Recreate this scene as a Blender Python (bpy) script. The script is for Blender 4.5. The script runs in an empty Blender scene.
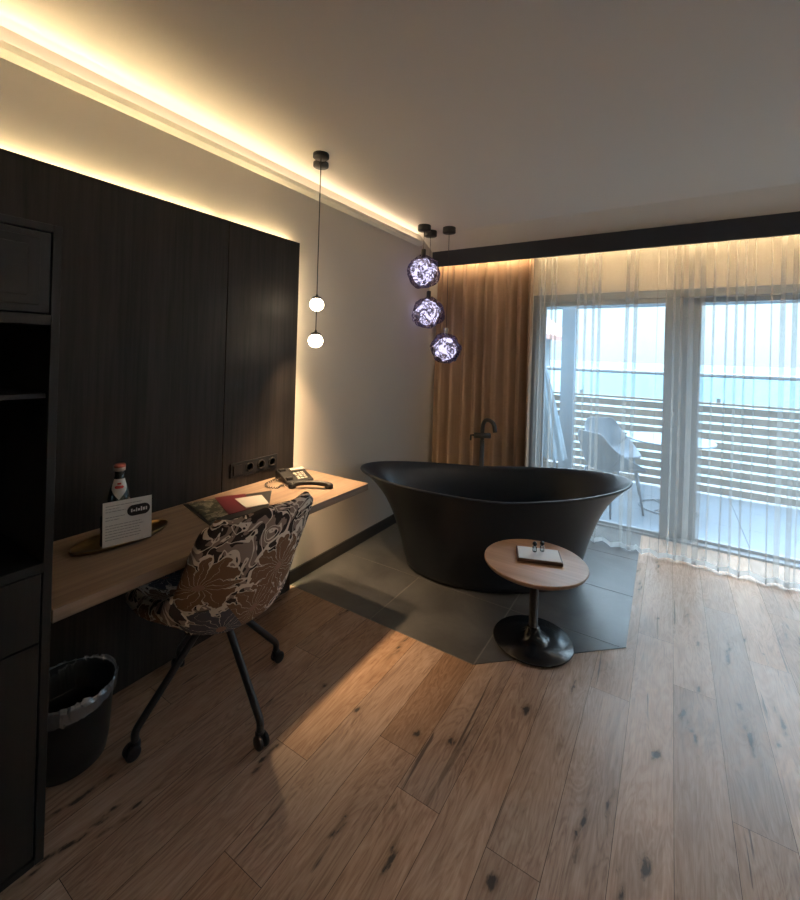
import bpy, bmesh, math, random
import numpy as np
from mathutils import Vector, Matrix
random.seed(7)
PI = math.pi
C = bpy.context.scene.collection
sc = bpy.context.scene

# ------------------------------------------------------------------ helpers
def link(o, parent=None):
    C.objects.link(o)
    if parent is not None:
        o.parent = parent
    return o

def tag(o, label=None, cat=None, group=None, kind=None):
    if label: o['label'] = label
    if cat: o['category'] = cat
    if group: o['group'] = group
    if kind: o['kind'] = kind
    return o

def thing(name, label, cat, loc=(0, 0, 0), rz=0.0, group=None):
    o = bpy.data.objects.new(name, None)
    o.empty_display_size = .05
    C.objects.link(o)
    o.location = loc
    o.rotation_euler = (0, 0, rz)
    return tag(o, label, cat, group)

def obj(name, bm, mat, parent=None, smooth=False, bevel=0.0, seg=2, loc=None, rz=None):
    me = bpy.data.meshes.new(name)
    bmesh.ops.recalc_face_normals(bm, faces=bm.faces)
    bm.to_mesh(me); bm.free()
    mats = mat if isinstance(mat, (list, tuple)) else [mat]
    for m in mats: me.materials.append(m)
    o = bpy.data.objects.new(name, me)
    link(o, parent)
    if smooth:
        for p in me.polygons: p.use_smooth = True
    if bevel > 0:
        b = o.modifiers.new('bevel', 'BEVEL'); b.width = bevel; b.segments = seg
        b.limit_method = 'ANGLE'; b.angle_limit = math.radians(35)
    if loc is not None: o.location = loc
    if rz is not None: o.rotation_euler = (0, 0, rz)
    return o

def new(): return bmesh.new()

def box(bm, x0, x1, y0, y1, z0, z1, mi=0, M=None):
    v = [bm.verts.new((x, y, z)) for x in (x0, x1) for y in (y0, y1) for z in (z0, z1)]
    fs = [(0, 1, 3, 2), (4, 6, 7, 5), (0, 4, 5, 1), (2, 3, 7, 6), (0, 2, 6, 4), (1, 5, 7, 3)]
    for f in fs:
        fc = bm.faces.new([v[i] for i in f]); fc.material_index = mi
    if M is not None: bmesh.ops.transform(bm, matrix=M, verts=v)
    return bm

def lathe(bm, prof, n=40, cx=0, cy=0, mi=0, closed=False):
    rings = []
    for r, z in prof:
        if r < 1e-6:
            rings.append([bm.verts.new((cx, cy, z))])
        else:
            rings.append([bm.verts.new((cx + r*math.cos(2*PI*i/n), cy + r*math.sin(2*PI*i/n), z)) for i in range(n)])
    for a, b in zip(rings[:-1], rings[1:]):
        for i in range(n):
            j = (i+1) % n
            if len(a) == 1 and len(b) == 1: continue
            if len(a) == 1: f = bm.faces.new((a[0], b[i], b[j]))
            elif len(b) == 1: f = bm.faces.new((a[i], a[j], b[0]))
            else: f = bm.faces.new((a[i], a[j], b[j], b[i]))
            f.material_index = mi
    return bm

def tube(bm, pts, r, n=12, mi=0, caps=True):
    pts = [Vector(p) for p in pts]
    rad = r if isinstance(r, (list, tuple)) else [r]*len(pts)
    rings = []
    up = None
    for i, p in enumerate(pts):
        t = (pts[min(i+1, len(pts)-1)] - pts[max(i-1, 0)]).normalized()
        if up is None:
            up = Vector((0, 0, 1)) if abs(t.z) < .9 else Vector((1, 0, 0))
        u = (up - t*up.dot(t)).normalized(); up = u
        w = t.cross(u)
        rings.append([bm.verts.new(p + (u*math.cos(2*PI*k/n) + w*math.sin(2*PI*k/n))*rad[i]) for k in range(n)])
    for a, b in zip(rings[:-1], rings[1:]):
        for k in range(n):
            f = bm.faces.new((a[k], a[(k+1) % n], b[(k+1) % n], b[k])); f.material_index = mi
    if caps:
        bm.faces.new(rings[0]).material_index = mi
        bm.faces.new(rings[-1]).material_index = mi
    return bm

def prism(bm, poly, z0, z1, mi=0):
    a = [bm.verts.new((x, y, z0)) for x, y in poly]
    b = [bm.verts.new((x, y, z1)) for x, y in poly]
    n = len(poly)
    for f in [a[::-1], b] + [(a[i], a[(i+1) % n], b[(i+1) % n], b[i]) for i in range(n)]:
        bm.faces.new(f).material_index = mi
    return bm

def rbox(bm, x0, x1, y0, y1, z0, z1, r, n=6, mi=0):
    pts = []
    for cx, cy, a0 in ((x1-r, y1-r, 0), (x0+r, y1-r, PI/2), (x0+r, y0+r, PI), (x1-r, y0+r, 1.5*PI)):
        for i in range(n+1):
            a = a0 + PI/2*i/n
            pts.append((cx + r*math.cos(a), cy + r*math.sin(a)))
    return prism(bm, pts, z0, z1, mi)

def smooth_path(pts, n=8):
    pts = [Vector(p) for p in pts]; out = []
    P = [pts[0]] + pts + [pts[-1]]
    for i in range(1, len(P)-2):
        p0, p1, p2, p3 = P[i-1:i+3]
        for k in range(n):
            t = k/n
            out.append(.5*((2*p1) + (p2-p0)*t + (2*p0-5*p1+4*p2-p3)*t*t + (3*p1-p0-3*p2+p3)*t**3))
    out.append(pts[-1])
    return out

# ------------------------------------------------------------------ materials
def mat(name, col=(.5, .5, .5), rough=.5, metal=0.0, spec=.5):
    m = bpy.data.materials.new(name); m.use_nodes = True
    b = m.node_tree.nodes['Principled BSDF']
    b.inputs['Base Color'].default_value = (*col, 1)
    b.inputs['Roughness'].default_value = rough
    b.inputs['Metallic'].default_value = metal
    b.inputs['Specular IOR Level'].default_value = spec
    return m

class NT:
    def __init__(s, m): s.m = m; s.t = m.node_tree; s.b = s.t.nodes.get('Principled BSDF'); s.out = s.t.nodes.get('Material Output')
    def n(s, typ, **kw):
        x = s.t.nodes.new(typ)
        for k, v in kw.items(): setattr(x, k, v)
        return x
    def l(s, a, b): s.t.links.new(a, b)
    def val(s, sock, v):
        if isinstance(v, (int, float)): sock.default_value = v
        elif isinstance(v, (tuple, list)): sock.default_value = v
        else: s.l(v, sock)
    def math(s, op, a, b=0.0, c=None, clamp=False):
        x = s.n('ShaderNodeMath', operation=op, use_clamp=clamp)
        s.val(x.inputs[0], a); s.val(x.inputs[1], b)
        if c is not None: s.val(x.inputs[2], c)
        return x.outputs[0]
    def mix(s, f, a, b):
        x = s.n('ShaderNodeMix', data_type='RGBA')
        s.val(x.inputs[0], f); s.val(x.inputs[6], a if not isinstance(a, tuple) else (*a[:3], 1)); s.val(x.inputs[7], b if not isinstance(b, tuple) else (*b[:3], 1))
        return x.outputs[2]
    def ramp(s, f, stops):
        x = s.n('ShaderNodeValToRGB'); e = x.color_ramp.elements
        while len(e) < len(stops): e.new(.5)
        for k, (p, c) in enumerate(stops):
            e[k].position = p; e[k].color = (*c, 1) if isinstance(c, tuple) else (c, c, c, 1)
        s.val(x.inputs[0], f); return x.outputs[0]
    def noise(s, vec, scale=5, detail=4, rough=.55, dist=0.0, dim='3D'):
        x = s.n('ShaderNodeTexNoise', noise_dimensions=dim)
        s.val(x.inputs['Vector'], vec); x.inputs['Scale'].default_value = scale
        x.inputs['Detail'].default_value = detail; x.inputs['Roughness'].default_value = rough
        x.inputs['Distortion'].default_value = dist
        return x.outputs[0]
    def coord(s, which='Object'): return s.n('ShaderNodeTexCoord').outputs[which]
    def mapping(s, vec, scale=(1, 1, 1), loc=(0, 0, 0), rot=(0, 0, 0)):
        x = s.n('ShaderNodeMapping'); s.l(vec, x.inputs[0])
        s.val(x.inputs['Location'], loc); x.inputs['Scale'].default_value = scale; x.inputs['Rotation'].default_value = rot
        return x.outputs[0]
    def bump(s, h, strength=.2, dist=.01):
        x = s.n('ShaderNodeBump'); x.inputs['Strength'].default_value = strength; x.inputs['Distance'].default_value = dist
        s.l(h, x.inputs['Height']); s.l(x.outputs[0], s.b.inputs['Normal'])

def emis(name, col, st):
    m = bpy.data.materials.new(name); m.use_nodes = True
    t = NT(m); t.t.nodes.remove(t.b)
    e = t.n('ShaderNodeEmission'); e.inputs[0].default_value = (*col, 1); e.inputs[1].default_value = st
    t.l(e.outputs[0], t.out.inputs[0])
    return m

def plaster(name, col):
    m = mat(name, col, .9, spec=.2); t = NT(m); c = t.coord()
    n = t.noise(c, 220, 3, .6)
    lo = t.noise(c, .8, 2)
    t.l(t.mix(t.math('MULTIPLY', lo, .25), col, tuple(k*.88 for k in col)), t.b.inputs['Base Color'])
    t.bump(n, .12, .002)
    return m

M_wall = plaster('wall_paint', (.56, .515, .46))
M_ceil = plaster('ceiling_paint', (.74, .69, .63))
M_corn = plaster('cornice_paint', (.62, .58, .52))
M_backwall = plaster('rear_wall_paint', (.40, .36, .32))

def streaky(name, c0, c1, axis='Z', rough=.45, fine=60, bump=.25, spec=.4):
    m = mat(name, c0, rough, spec=spec); t = NT(m); c = t.coord()
    s = {'Z': (1, 1, .035), 'Y': (1, .035, 1), 'X': (.035, 1, 1)}[axis]
    v = t.mapping(c, s)
    a = t.noise(v, fine, 5, .65, .3); b = t.noise(v, fine*.22, 3, .5, .6)
    f = t.math('ADD', t.math('MULTIPLY', a, .6), t.math('MULTIPLY', b, .4))
    f = t.ramp(f, [(.34, 0.0), (.66, 1.0)])
    t.l(t.mix(f, c0, c1), t.b.inputs['Base Color'])
    t.bump(a, bump, .002)
    return m

M_panel = streaky('smoked_oak_panel', (.008, .0066, .0058), (.028, .0225, .019), 'Z', .55, spec=.25)
M_cab = streaky('smoked_oak_cabinet', (.005, .0045, .0042), (.012, .0102, .0093), 'Z', .5)
M_cabdark = mat('cabinet_recess_dark', (.004, .004, .0045), .6)
M_desk = streaky('desk_oak', (.150, .100, .070), (.27, .195, .140), 'Y', .45, 45, .15)
M_tabletop = streaky('table_oak', (.30, .155, .085), (.47, .275, .165), 'X', .38, 40, .1)
M_base = streaky('dark_baseboard', (.02, .018, .016), (.045, .038, .033), 'Y', .45)
M_black = mat('black_powder_coat', (.012, .012, .013), .42)
M_blackgloss = mat('black_gloss', (.010, .011, .013), .22)
M_plastic = mat('dark_plastic', (.012, .012, .013), .45, spec=.3)
M_grayplast = mat('grey_keys', (.35, .33, .29), .5)
M_tub = mat('matt_black_stone', (.012, .016, .024), .36, spec=.4)
M_val = mat('valance_black', (.017, .022, .038), .5)
M_led = emis('led_warm', (1.0, .76, .40), 27)
M_ledc = emis('led_warm_cornice', (1.0, .78, .52), 4.6)
M_ledfill = emis('led_neutral_fill', (1.0, .92, .83), 58)  # added fill light, used only on the unseen right wall
M_ledv = emis('led_warm_window', (1.0, .72, .38), 52)
M_globe = emis('opal_globe', (1.0, .80, .56), 9)
M_frame = mat('window_frame_grey', (.20, .22, .25), .4)
M_rail = mat('steel_rail', (.25, .28, .32), .35, .6)
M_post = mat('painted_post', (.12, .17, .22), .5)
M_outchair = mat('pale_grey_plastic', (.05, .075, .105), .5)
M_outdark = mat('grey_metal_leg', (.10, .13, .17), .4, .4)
M_white = mat('white_paper', (.72, .72, .72), .6)
M_grey = mat('grey_print', (.30, .31, .33), .7)
M_red = mat('red_print', (.45, .03, .03), .5)
M_brass = mat('antique_brass', (.42, .27, .11), .28, 1.0)
M_chrome = mat('chrome', (.8, .8, .8), .12, 1.0)
M_led_al = mat('aluminium_profile', (.35, .35, .35), .4, .8)

# dark tile
def tile_mat():
    m = mat('anthracite_tile', (.1, .1, .1), .42, spec=.5); t = NT(m); c = t.coord()
    n = t.noise(c, 3.2, 6, .62, .4); n2 = t.noise(c, 26, 5, .7)
    f = t.math('ADD', t.math('MULTIPLY', n, .7), t.math('MULTIPLY', n2, .3))
    col = t.mix(t.ramp(f, [(.35, 0.0), (.66, 1.0)]), (.050, .051, .053), (.108, .108, .108))
    t.l(col, t.b.inputs['Base Color'])
    t.l(t.ramp(n2, [(.3, .3), (.7, .46)]), t.b.inputs['Roughness'])
    t.bump(n2, .12, .003)
    return m
M_tile = tile_mat()
M_grout = mat('grout', (.20, .195, .185), .9)

# oak floor
def floor_mat():
    m = mat('rustic_oak_floor', (.3, .2, .1), .42, spec=.4); t = NT(m)
    at = t.n('ShaderNodeAttribute', attribute_name='plank'); mk = t.n('ShaderNodeAttribute', attribute_name='mark')
    sep = t.n('ShaderNodeSeparateColor'); t.l(at.outputs['Color'], sep.inputs[0])
    r, g, b = sep.outputs
    off = t.n('ShaderNodeCombineXYZ'); t.l(t.math('MULTIPLY', r, 37), off.inputs[0]); t.l(t.math('MULTIPLY', g, 53), off.inputs[1]); t.l(t.math('MULTIPLY', b, 11), off.inputs[2])
    add = t.n('ShaderNodeVectorMath', operation='ADD'); t.l(t.coord(), add.inputs[0]); t.l(off.outputs[0], add.inputs[1])
    v = add.outputs[0]
    grain = t.noise(t.mapping(v, (1, .05, 1)), 110, 5, .7, .5)
    cath = t.noise(t.mapping(v, (1, .16, 1)), 13, 3, .55, 1.6)
    rings = t.math('ABSOLUTE', t.math('SUBTRACT', t.math('FRACT', t.math('MULTIPLY', cath, 7.0)), .5))
    tone = t.noise(t.mapping(v, (1, .4, 1)), 3.0, 3, .5)
    f = t.math('ADD', t.math('MULTIPLY', grain, .55), t.math('MULTIPLY', rings, .27))
    f = t.math('ADD', f, t.math('MULTIPLY', tone, .35))
    col = t.ramp(f, [(.30, (.150, .078, .044)), (.48, (.315, .190, .120)), (.70, (.46, .315, .220))])
    # per plank tint
    hs = t.n('ShaderNodeHueSaturation'); t.l(col, hs.inputs['Color'])
    t.l(t.math('MULTIPLY_ADD', b, .42, .84), hs.inputs['Value']); t.l(t.math('MULTIPLY_ADD', g, .25, .80), hs.inputs['Saturation'])
    # fine dark pores and checks
    chk = t.noise(t.mapping(v, (1, .045, 1)), 26, 4, .6, .8)
    chk = t.ramp(chk, [(.32, 1.0), (.365, 0.0)])
    gate = t.ramp(t.noise(t.mapping(v, (1, .3, 1)), 5, 2), [(.45, 0.0), (.53, 1.0)])
    col2 = t.mix(t.math('MULTIPLY', t.math('MULTIPLY', chk, gate), .85), hs.outputs[0], (.05, .03, .02))
    kn = t.noise(t.mapping(v, (1, .35, 1)), 60, 4, .65, .6)
    kk = t.math('ADD', mk.outputs['Fac'], t.math('MULTIPLY', t.math('SUBTRACT', kn, .5), 1.5))
    mf = t.ramp(kk, [(.42, 0.0), (.74, .95)])
    halo = t.ramp(mk.outputs['Fac'], [(.05, 0.0), (.5, .55)])
    col2 = t.mix(halo, col2, (.15, .085, .045))
    col3 = t.mix(mf, col2, (.030, .021, .017))
    t.l(col3, t.b.inputs['Base Color'])
    t.l(t.ramp(grain, [(.3, .34), (.7, .50)]), t.b.inputs['Roughness'])
    t.bump(t.math('SUBTRACT', grain, t.math('MULTIPLY', mf, .8)), .18, .003)
    return m
M_floor = floor_mat()
M_subfloor = mat('joint_dark', (.035, .022, .015), .9)

def floral_mat():
    m = mat('floral_upholstery', (.1, .1, .1), .85, spec=.2); t = NT(m)
    uv = t.mapping(t.coord('UV'), (3.3, 3.3, 1), (.36, .12, 0))
    vo = t.n('ShaderNodeTexVoronoi', voronoi_dimensions='2D'); t.l(uv, vo.inputs['Vector']); vo.inputs['Scale'].default_value = 1; vo.inputs['Randomness'].default_value = .75
    sub = t.n('ShaderNodeVectorMath', operation='SUBTRACT'); t.l(uv, sub.inputs[0]); t.l(vo.outputs['Position'], sub.inputs[1])
    s = t.n('ShaderNodeSeparateXYZ'); t.l(sub.outputs[0], s.inputs[0])
    wob = t.noise(uv, 3.2, 3, .5, 0, '2D')
    ang = t.math('ADD', t.math('ARCTAN2', s.outputs[1], s.outputs[0]), t.math('MULTIPLY', wob, 1.6))
    r = vo.outputs['Distance']
    pet = t.math('ABSOLUTE', t.math('COSINE', t.math('MULTIPLY', ang, 4.0)))
    pw = t.math('POWER', pet, .55)
    R = t.math('MULTIPLY_ADD', pw, .27, .19)
    d = t.math('SUBTRACT', R, r)
    inside = t.math('GREATER_THAN', d, 0.0)
    edge = t.math('LESS_THAN', t.math('ABSOLUTE', d), .022)
    vein = t.math('LESS_THAN', t.math('ABSOLUTE', t.math('SINE', t.math('MULTIPLY', ang, 8.0))), t.math('MULTIPLY', .42, t.math('SUBTRACT', .42, r)))
    core = t.math('LESS_THAN', r, .055)
    nz = t.noise(uv, 2.6, 2, .5, .9, '2D')
    line = t.math('LESS_THAN', t.math('ABSOLUTE', t.math('SUBTRACT', t.math('FRACT', t.math('MULTIPLY', nz, 5.5)), .5)), .13)
    leaf = t.math('GREATER_THAN', t.noise(uv, 4.0, 1, .5, 1.2, '2D'), .50)
    tone = vo.outputs['Color']; sp = t.n('ShaderNodeSeparateColor'); t.l(tone, sp.inputs[0])
    petal = t.mix(t.math('GREATER_THAN', sp.outputs[0], .55), (.09, .085, .10), (.19, .105, .06))
    cream = (.72, .63, .54)
    bg = t.mix(leaf, (.035, .025, .022), (.27, .20, .165))
    bg = t.mix(line, bg, cream)
    fl = t.mix(vein, petal, cream)
    fl = t.mix(core, fl, (.30, .17, .13))
    c = t.mix(inside, bg, fl); c = t.mix(edge, c, cream)
    t.l(c, t.b.inputs['Base Color'])
    t.bump(t.noise(t.coord('UV'), 420, 2), .25, .002)
    return m
M_floral = floral_mat()
M_piping = mat('brown_piping', (.10, .05, .035), .8)

def fabric(name, c0, c1, trans=.3):
    m = mat(name, c0, .9, spec=.15); t = NT(m)
    v = t.mapping(t.coord(), (1, 1, .02))
    n = t.noise(v, 90, 3, .6); t.l(t.mix(n, c0, c1), t.b.inputs['Base Color'])
    t.bump(t.noise(t.coord(), 700, 2), .2, .001)
    if trans:
        tr = t.n('ShaderNodeBsdfTranslucent'); tr.inputs[0].default_value = (*c1, 1)
        mx = t.n('ShaderNodeMixShader'); mx.inputs[0].default_value = trans
        t.l(t.b.outputs[0], mx.inputs[1]); t.l(tr.outputs[0], mx.inputs[2]); t.l(mx.outputs[0], t.out.inputs[0])
    return m
M_drape = fabric('brown_drape', (.36, .24, .175), (.47, .335, .25), .15)

def sheer_mat(name, fac, col=(.80, .80, .80)):
    m = bpy.data.materials.new(name); m.use_nodes = True; t = NT(m); t.t.nodes.remove(t.b)
    tp = t.n('ShaderNodeBsdfTransparent')
    df = t.n('ShaderNodeBsdfDiffuse'); df.inputs[0].default_value = (*col, 1)
    tl = t.n('ShaderNodeBsdfTranslucent'); tl.inputs[0].default_value = (*col, 1)
    a = t.n('ShaderNodeMixShader'); a.inputs[0].default_value = .5
    t.l(df.outputs[0], a.inputs[1]); t.l(tl.outputs[0], a.inputs[2])
    v = t.mapping(t.coord(), (1, 1, .05))
    n = t.noise(v, 60, 1)
    f = t.math('MULTIPLY_ADD', n, .06, fac - .03)
    b = t.n('ShaderNodeMixShader'); t.l(f, b.inputs[0])
    t.l(tp.outputs[0], b.inputs[1]); t.l(a.outputs[0], b.inputs[2]); t.l(b.outputs[0], t.out.inputs[0])
    return m
M_sheer = sheer_mat('sheer_voile', .34, (.62, .60, .57))
M_hem = sheer_mat('sheer_hem', .70, (.80, .80, .80))

def glass_mat(name, tint, refl=.5):
    m = bpy.data.materials.new(name); m.use_nodes = True; t = NT(m); t.t.nodes.remove(t.b)
    tp = t.n('ShaderNodeBsdfTransparent'); tp.inputs[0].default_value = (*tint, 1)
    g = t.n('ShaderNodeBsdfGlossy'); g.inputs['Roughness'].default_value = .02
    fr = t.n('ShaderNodeFresnel'); fr.inputs[0].default_value = 1.45
    f = t.math('MULTIPLY', fr.outputs[0], refl)
    b = t.n('ShaderNodeMixShader'); t.l(f, b.inputs[0]); t.l(tp.outputs[0], b.inputs[1]); t.l(g.outputs[0], b.inputs[2])
    t.l(b.outputs[0], t.out.inputs[0])
    return m
M_glass = glass_mat('window_glass', (.86, .94, .98))
M_screen = glass_mat('wind_screen_glass', (.78, .89, .94), .8)
M_bottle = glass_mat('bottle_glass', (.62, .70, .72), 3.0)
M_clear = glass_mat('clear_glass', (.80, .85, .88), 2.0)

def melt_mat():
    m = bpy.data.materials.new('melted_mirror_glass'); m.use_nodes = True; t = NT(m); t.t.nodes.remove(t.b)
    c = t.coord()
    n = t.noise(c, 13, 3, .6, 2.6)
    gl = t.n('ShaderNodeBsdfGlossy'); gl.inputs[0].default_value = (.20, .17, .24, 1); gl.inputs['Roughness'].default_value = .06
    bp = t.n('ShaderNodeBump'); bp.inputs['Strength'].default_value = .9; bp.inputs['Distance'].default_value = .05
    t.l(n, bp.inputs['Height']); t.l(bp.outputs[0], gl.inputs['Normal'])
    tp = t.n('ShaderNodeBsdfTransparent'); tp.inputs[0].default_value = (.93, .90, 1, 1)
    f = t.ramp(n, [(.44, .12), (.52, .95)])
    b = t.n('ShaderNodeMixShader'); t.l(f, b.inputs[0]); t.l(tp.outputs[0], b.inputs[1]); t.l(gl.outputs[0], b.inputs[2])
    t.l(b.outputs[0], t.out.inputs[0]); return m
M_melt = melt_mat()
M_meltin = emis('inner_diffuser', (.80, .76, 1.0), .62)

# ------------------------------------------------------------------ room
XL, YF, ZC = -2.10, 4.40, 2.70
XR, YB = 3.3, -2.6
# floor : every plank of oak, flush with the tiled bath area
WP = .1675
edges = [.38 + WP*k for k in range(-15, 20)]
joints = {}
def col_of(x): return round((x - .38)/WP - .5)
for x, y in [(-.88, 1.461), (-.37, 1.324), (.125, 2.478), (.30, 1.86), (-.205, 2.237), (-1.21, 1.218), (.46, 2.905), (-1.045, .863), (-1.885, 1.08), (-1.55, 1.65)]:
    joints.setdefault(col_of(x), []).append(y)
knots = [(527, 710, .030, .05), (358, 710, .02, .035), (416, 733, .025, .03), (338, 827, .014, .09), (390, 857, .016, .10), (580, 830, .010, .20),
         (494, 884, .03, .045), (644, 866, .025, .06), (452, 742, .02, .03), (655, 755, .022, .05), (560, 745, .012, .03), (745, 640, .02, .05), (700, 690, .018, .05), (610, 800, .008, .12), (395, 805, .008, .05)]
F_, CX_, CY_, RL, YAW, H_ = 432., 400., 353., math.atan(.030), math.atan(272/432.), 1.55
def onfloor(px, py):
    dx, dy = px-CX_, py-CY_
    a = (dx*math.cos(RL)+dy*math.sin(RL))/F_; b = (-dx*math.sin(RL)+dy*math.cos(RL))/F_
    c, s = math.cos(YAW), math.sin(YAW); t = H_/b
    return (a*c-s)*t, (a*s+c)*t
KN = [(*onfloor(px, py), rx*.8, ry*.85) for px, py, rx, ry in knots]
rr = random.Random(11)
V, Fc, PL, MK = [], [], [], []
nx = 13
for k in range(-15, 19):
    x0 = .38 + WP*k + .0008; x1 = .38 + WP*(k+1) - .0008
    if x1 < XL or x0 > XR: continue
    js = sorted(joints.get(k, []))
    ys = list(js)
    if not ys: ys = [rr.uniform(-1, 1.0) - 0.0]
    while ys[0] > YB: ys.insert(0, ys[0] - rr.uniform(1.5, 2.1))
    while ys[-1] < YF + .1: ys.append(ys[-1] + rr.uniform(1.5, 2.1))
    for ya, yb in zip(ys[:-1], ys[1:]):
        ya2, yb2 = max(ya + .0008, YB - .05), min(yb - .0008, YF + .05)
        if yb2 <= ya2: continue
        fine = (-2.2 < x0 < 2.1) and yb2 > .3
        m = nx if fine else 1
        q = max(1, int((yb2 - ya2)/(.022 if fine else 3)))
        X = np.linspace(x0, x1, m+1); Y = np.linspace(ya2, yb2, q+1)
        GX, GY = np.meshgrid(X, Y)
        mk = np.zeros_like(GX)
        ks = [kk for kk in KN if x0 - .03 < kk[0] < x1 + .03 and ya < kk[1] < yb]
        for _ in range(rr.choice([0, 0, 1, 1, 2])):
            s = rr.uniform(.008, .017); ks.append((rr.uniform(x0+.02, x1-.02), rr.uniform(ya, yb), s, s*rr.uniform(1.2, 2.2)))
        for _ in range(rr.choice([0, 1, 1, 2, 3])):
            ks.append((rr.uniform(x0+.02, x1-.02), rr.uniform(ya, yb), rr.uniform(.007, .010), rr.uniform(.06, .18)))
        for (kx, ky, rx, ry) in ks:
            tw = rr.uniform(-.12, .12); ph = rr.uniform(0, 6)
            ux = GX - kx - tw*(GY - ky) - .006*np.sin((GY-ky)*45 + ph); uy = GY - ky
            d = np.sqrt((ux/rx)**2 + (uy/ry)**2)
            mk = np.maximum(mk, np.clip(1.15 - d, 0, 1))
            halo = np.sqrt((ux/(rx*2.6))**2 + (uy/(ry*2.4))**2)
            mk = np.maximum(mk, .30*np.clip(1.2 - halo, 0, 1))
        base = len(V)
        V.extend(zip(GX.ravel().tolist(), GY.ravel().tolist(), [0.0]*GX.size))
        MK.extend(mk.ravel().tolist())
        c3 = (rr.random(), rr.random(), min(1, max(0, rr.gauss(.5, .24))))
        if abs(ya - 1.461) < .01: c3 = (c3[0], .9, .12)
        PL.extend([c3]*GX.size)
        for j in range(q):
            for i in range(m):
                a = base + j*(m+1) + i
                Fc.append((a, a+1, a+m+2, a+m+1))
me = bpy.data.meshes.new('floor'); me.from_pydata(V, [], Fc); me.materials.append(M_floor)
a1 = me.color_attributes.new('plank', 'FLOAT_COLOR', 'POINT'); a1.data.foreach_set('color', np.hstack([np.array(PL), np.ones((len(PL), 1))]).astype(np.float32).ravel())
a2 = me.attributes.new('mark', 'FLOAT', 'POINT'); a2.data.foreach_set('value', np.array(MK, dtype=np.float32))
fl = link(bpy.data.objects.new('floor', me)); tag(fl, 'rustic oak plank floor', kind='structure')
bm = box(new(), XL-.1, XR+.1, YB-.1, YF+.2, -.12, -.0025)
obj('trim_2', bm, M_subfloor)['kind'] = 'structure'

# tiles around the bath
tp = [(XL, 2.05), (-.805, 2.05), (-.17, 2.64), (-.19, 4.40), (XL, 4.40)]
bm = prism(new(), tp, -.002, .0022)
g = obj('trim_3', bm, M_grout); g['kind'] = 'structure'
def clip(poly, x0, x1, y0, y1):
    def cut(P, f, inter):
        out = []
        for i in range(len(P)):
            a, b = P[i-1], P[i]
            fa, fb = f(a), f(b)
            if (fa >= 0) != (fb >= 0):
                t = fa/(fa-fb); out.append((a[0]+(b[0]-a[0])*t, a[1]+(b[1]-a[1])*t))
            if fb >= 0: out.append(b)
        return out
    P = poly
    for f in (lambda p: p[0]-x0, lambda p: x1-p[0], lambda p: p[1]-y0, lambda p: y1-p[1]):
        P = cut(P, f, None)
        if len(P) < 3: return None
    return P
bm = new()
gap = .0035
for i, (xa, xb) in enumerate([(-2.10, -1.442), (-1.442, -.80), (-.80, -.16)]):
    yy = [2.05, 2.62, 3.22, 3.82, 4.42]
    if i == 1: yy = [2.05, 2.62, 3.22, 3.82, 4.42]
    for ya, yb in zip(yy[:-1], yy[1:]):
        P = clip(tp, xa+gap, xb-gap, ya+gap, yb-gap)
        if P: prism(bm, P, .001, .0035)
obj('trim_4', bm, M_tile)['kind'] = 'structure'

def struct(name, bm, m, **k):
    o = obj(name, bm, m, **k); o['kind'] = 'structure'; return o
struct('wall_left', box(new(), XL-.15, XL, YB, YF+.2, -.02, 2.85), M_wall)
bm = new()
WX0, WX1, WZ1 = -1.20, 3.10, 2.17
box(bm, XL, WX0, YF, YF+.2, -.02, 2.85); box(bm, WX1, XR, YF, YF+.2, -.02, 2.85); box(bm, WX0, WX1, YF, YF+.2, WZ1, 2.85)
struct('wall_front', bm, M_wall)
struct('wall_facade', box(new(), -6, 7, YF+.02, YF+.2, 2.851, 6.5), M_wall)
struct('wall_facade_left', box(new(), -6, XL-.151, YF+.02, YF+.2, -.1, 2.85), M_wall)
struct('wall_facade_right', box(new(), XR+.151, 7, YF+.02, YF+.2, -.1, 2.85), M_wall)
struct('wall_right', box(new(), XR, XR+.15, YB, YF+.2, -.02, 2.85), M_wall)
struct('wall_back', box(new(), XL-.15, XR+.15, YB-.15, YB, -.02, 2.85), M_backwall)
# ceiling with a shallow slope down to the curtain fascia
bm = new()
pr = [(YB, ZC), (3.64, ZC), (3.90, 2.59), (3.94, 2.59), (3.94, ZC), (YF+.2, ZC), (YF+.2, ZC+.2), (YB, ZC+.2)]
a = [bm.verts.new((XL-.15, y, z)) for y, z in pr]; b = [bm.verts.new((XR+.15, y, z)) for y, z in pr]
bm.faces.new(a); bm.faces.new(b[::-1])
for i in range(len(pr)): bm.faces.new((a[i], a[(i+1) % len(pr)], b[(i+1) % len(pr)], b[i]))
struct('ceiling', bm, M_ceil)
# cornice profile with its light strip
bm = new()
pts = [(XL, 2.585), (XL+.020, 2.588), (XL+.045, 2.598), (XL+.060, 2.618), (XL+.055, 2.618), (XL+.042, 2.604), (XL, 2.602)]
a = [bm.verts.new((x, YB, z)) for x, z in pts]; b = [bm.verts.new((x, 3.62, z)) for x, z in pts]
bm.faces.new(a); bm.faces.new(b[::-1])
for i in range(len(pts)): bm.faces.new((a[i], a[(i+1) % len(pts)], b[(i+1) % len(pts)], b[i]))
co = struct('trim_1', bm, M_corn)
obj('led_strip', box(new(), XL+.004, XL+.036, YB+.02, 3.60, 2.6045, 2.609), M_ledc, co)
bm = new()  # right wall cornice and strip: added out of view to lift the ambient light
box(bm, XR-.06, XR-.052, YB, 3.62, 2.60, 2.626); box(bm, XR-.052, XR, YB, 3.62, 2.585, 2.602)
co = struct('trim_8', bm, M_corn)
obj('led_strip', box(new(), XR-.036, XR-.004, YB+.02, 3.60, 2.6045, 2.609), M_ledfill, co)
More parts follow.
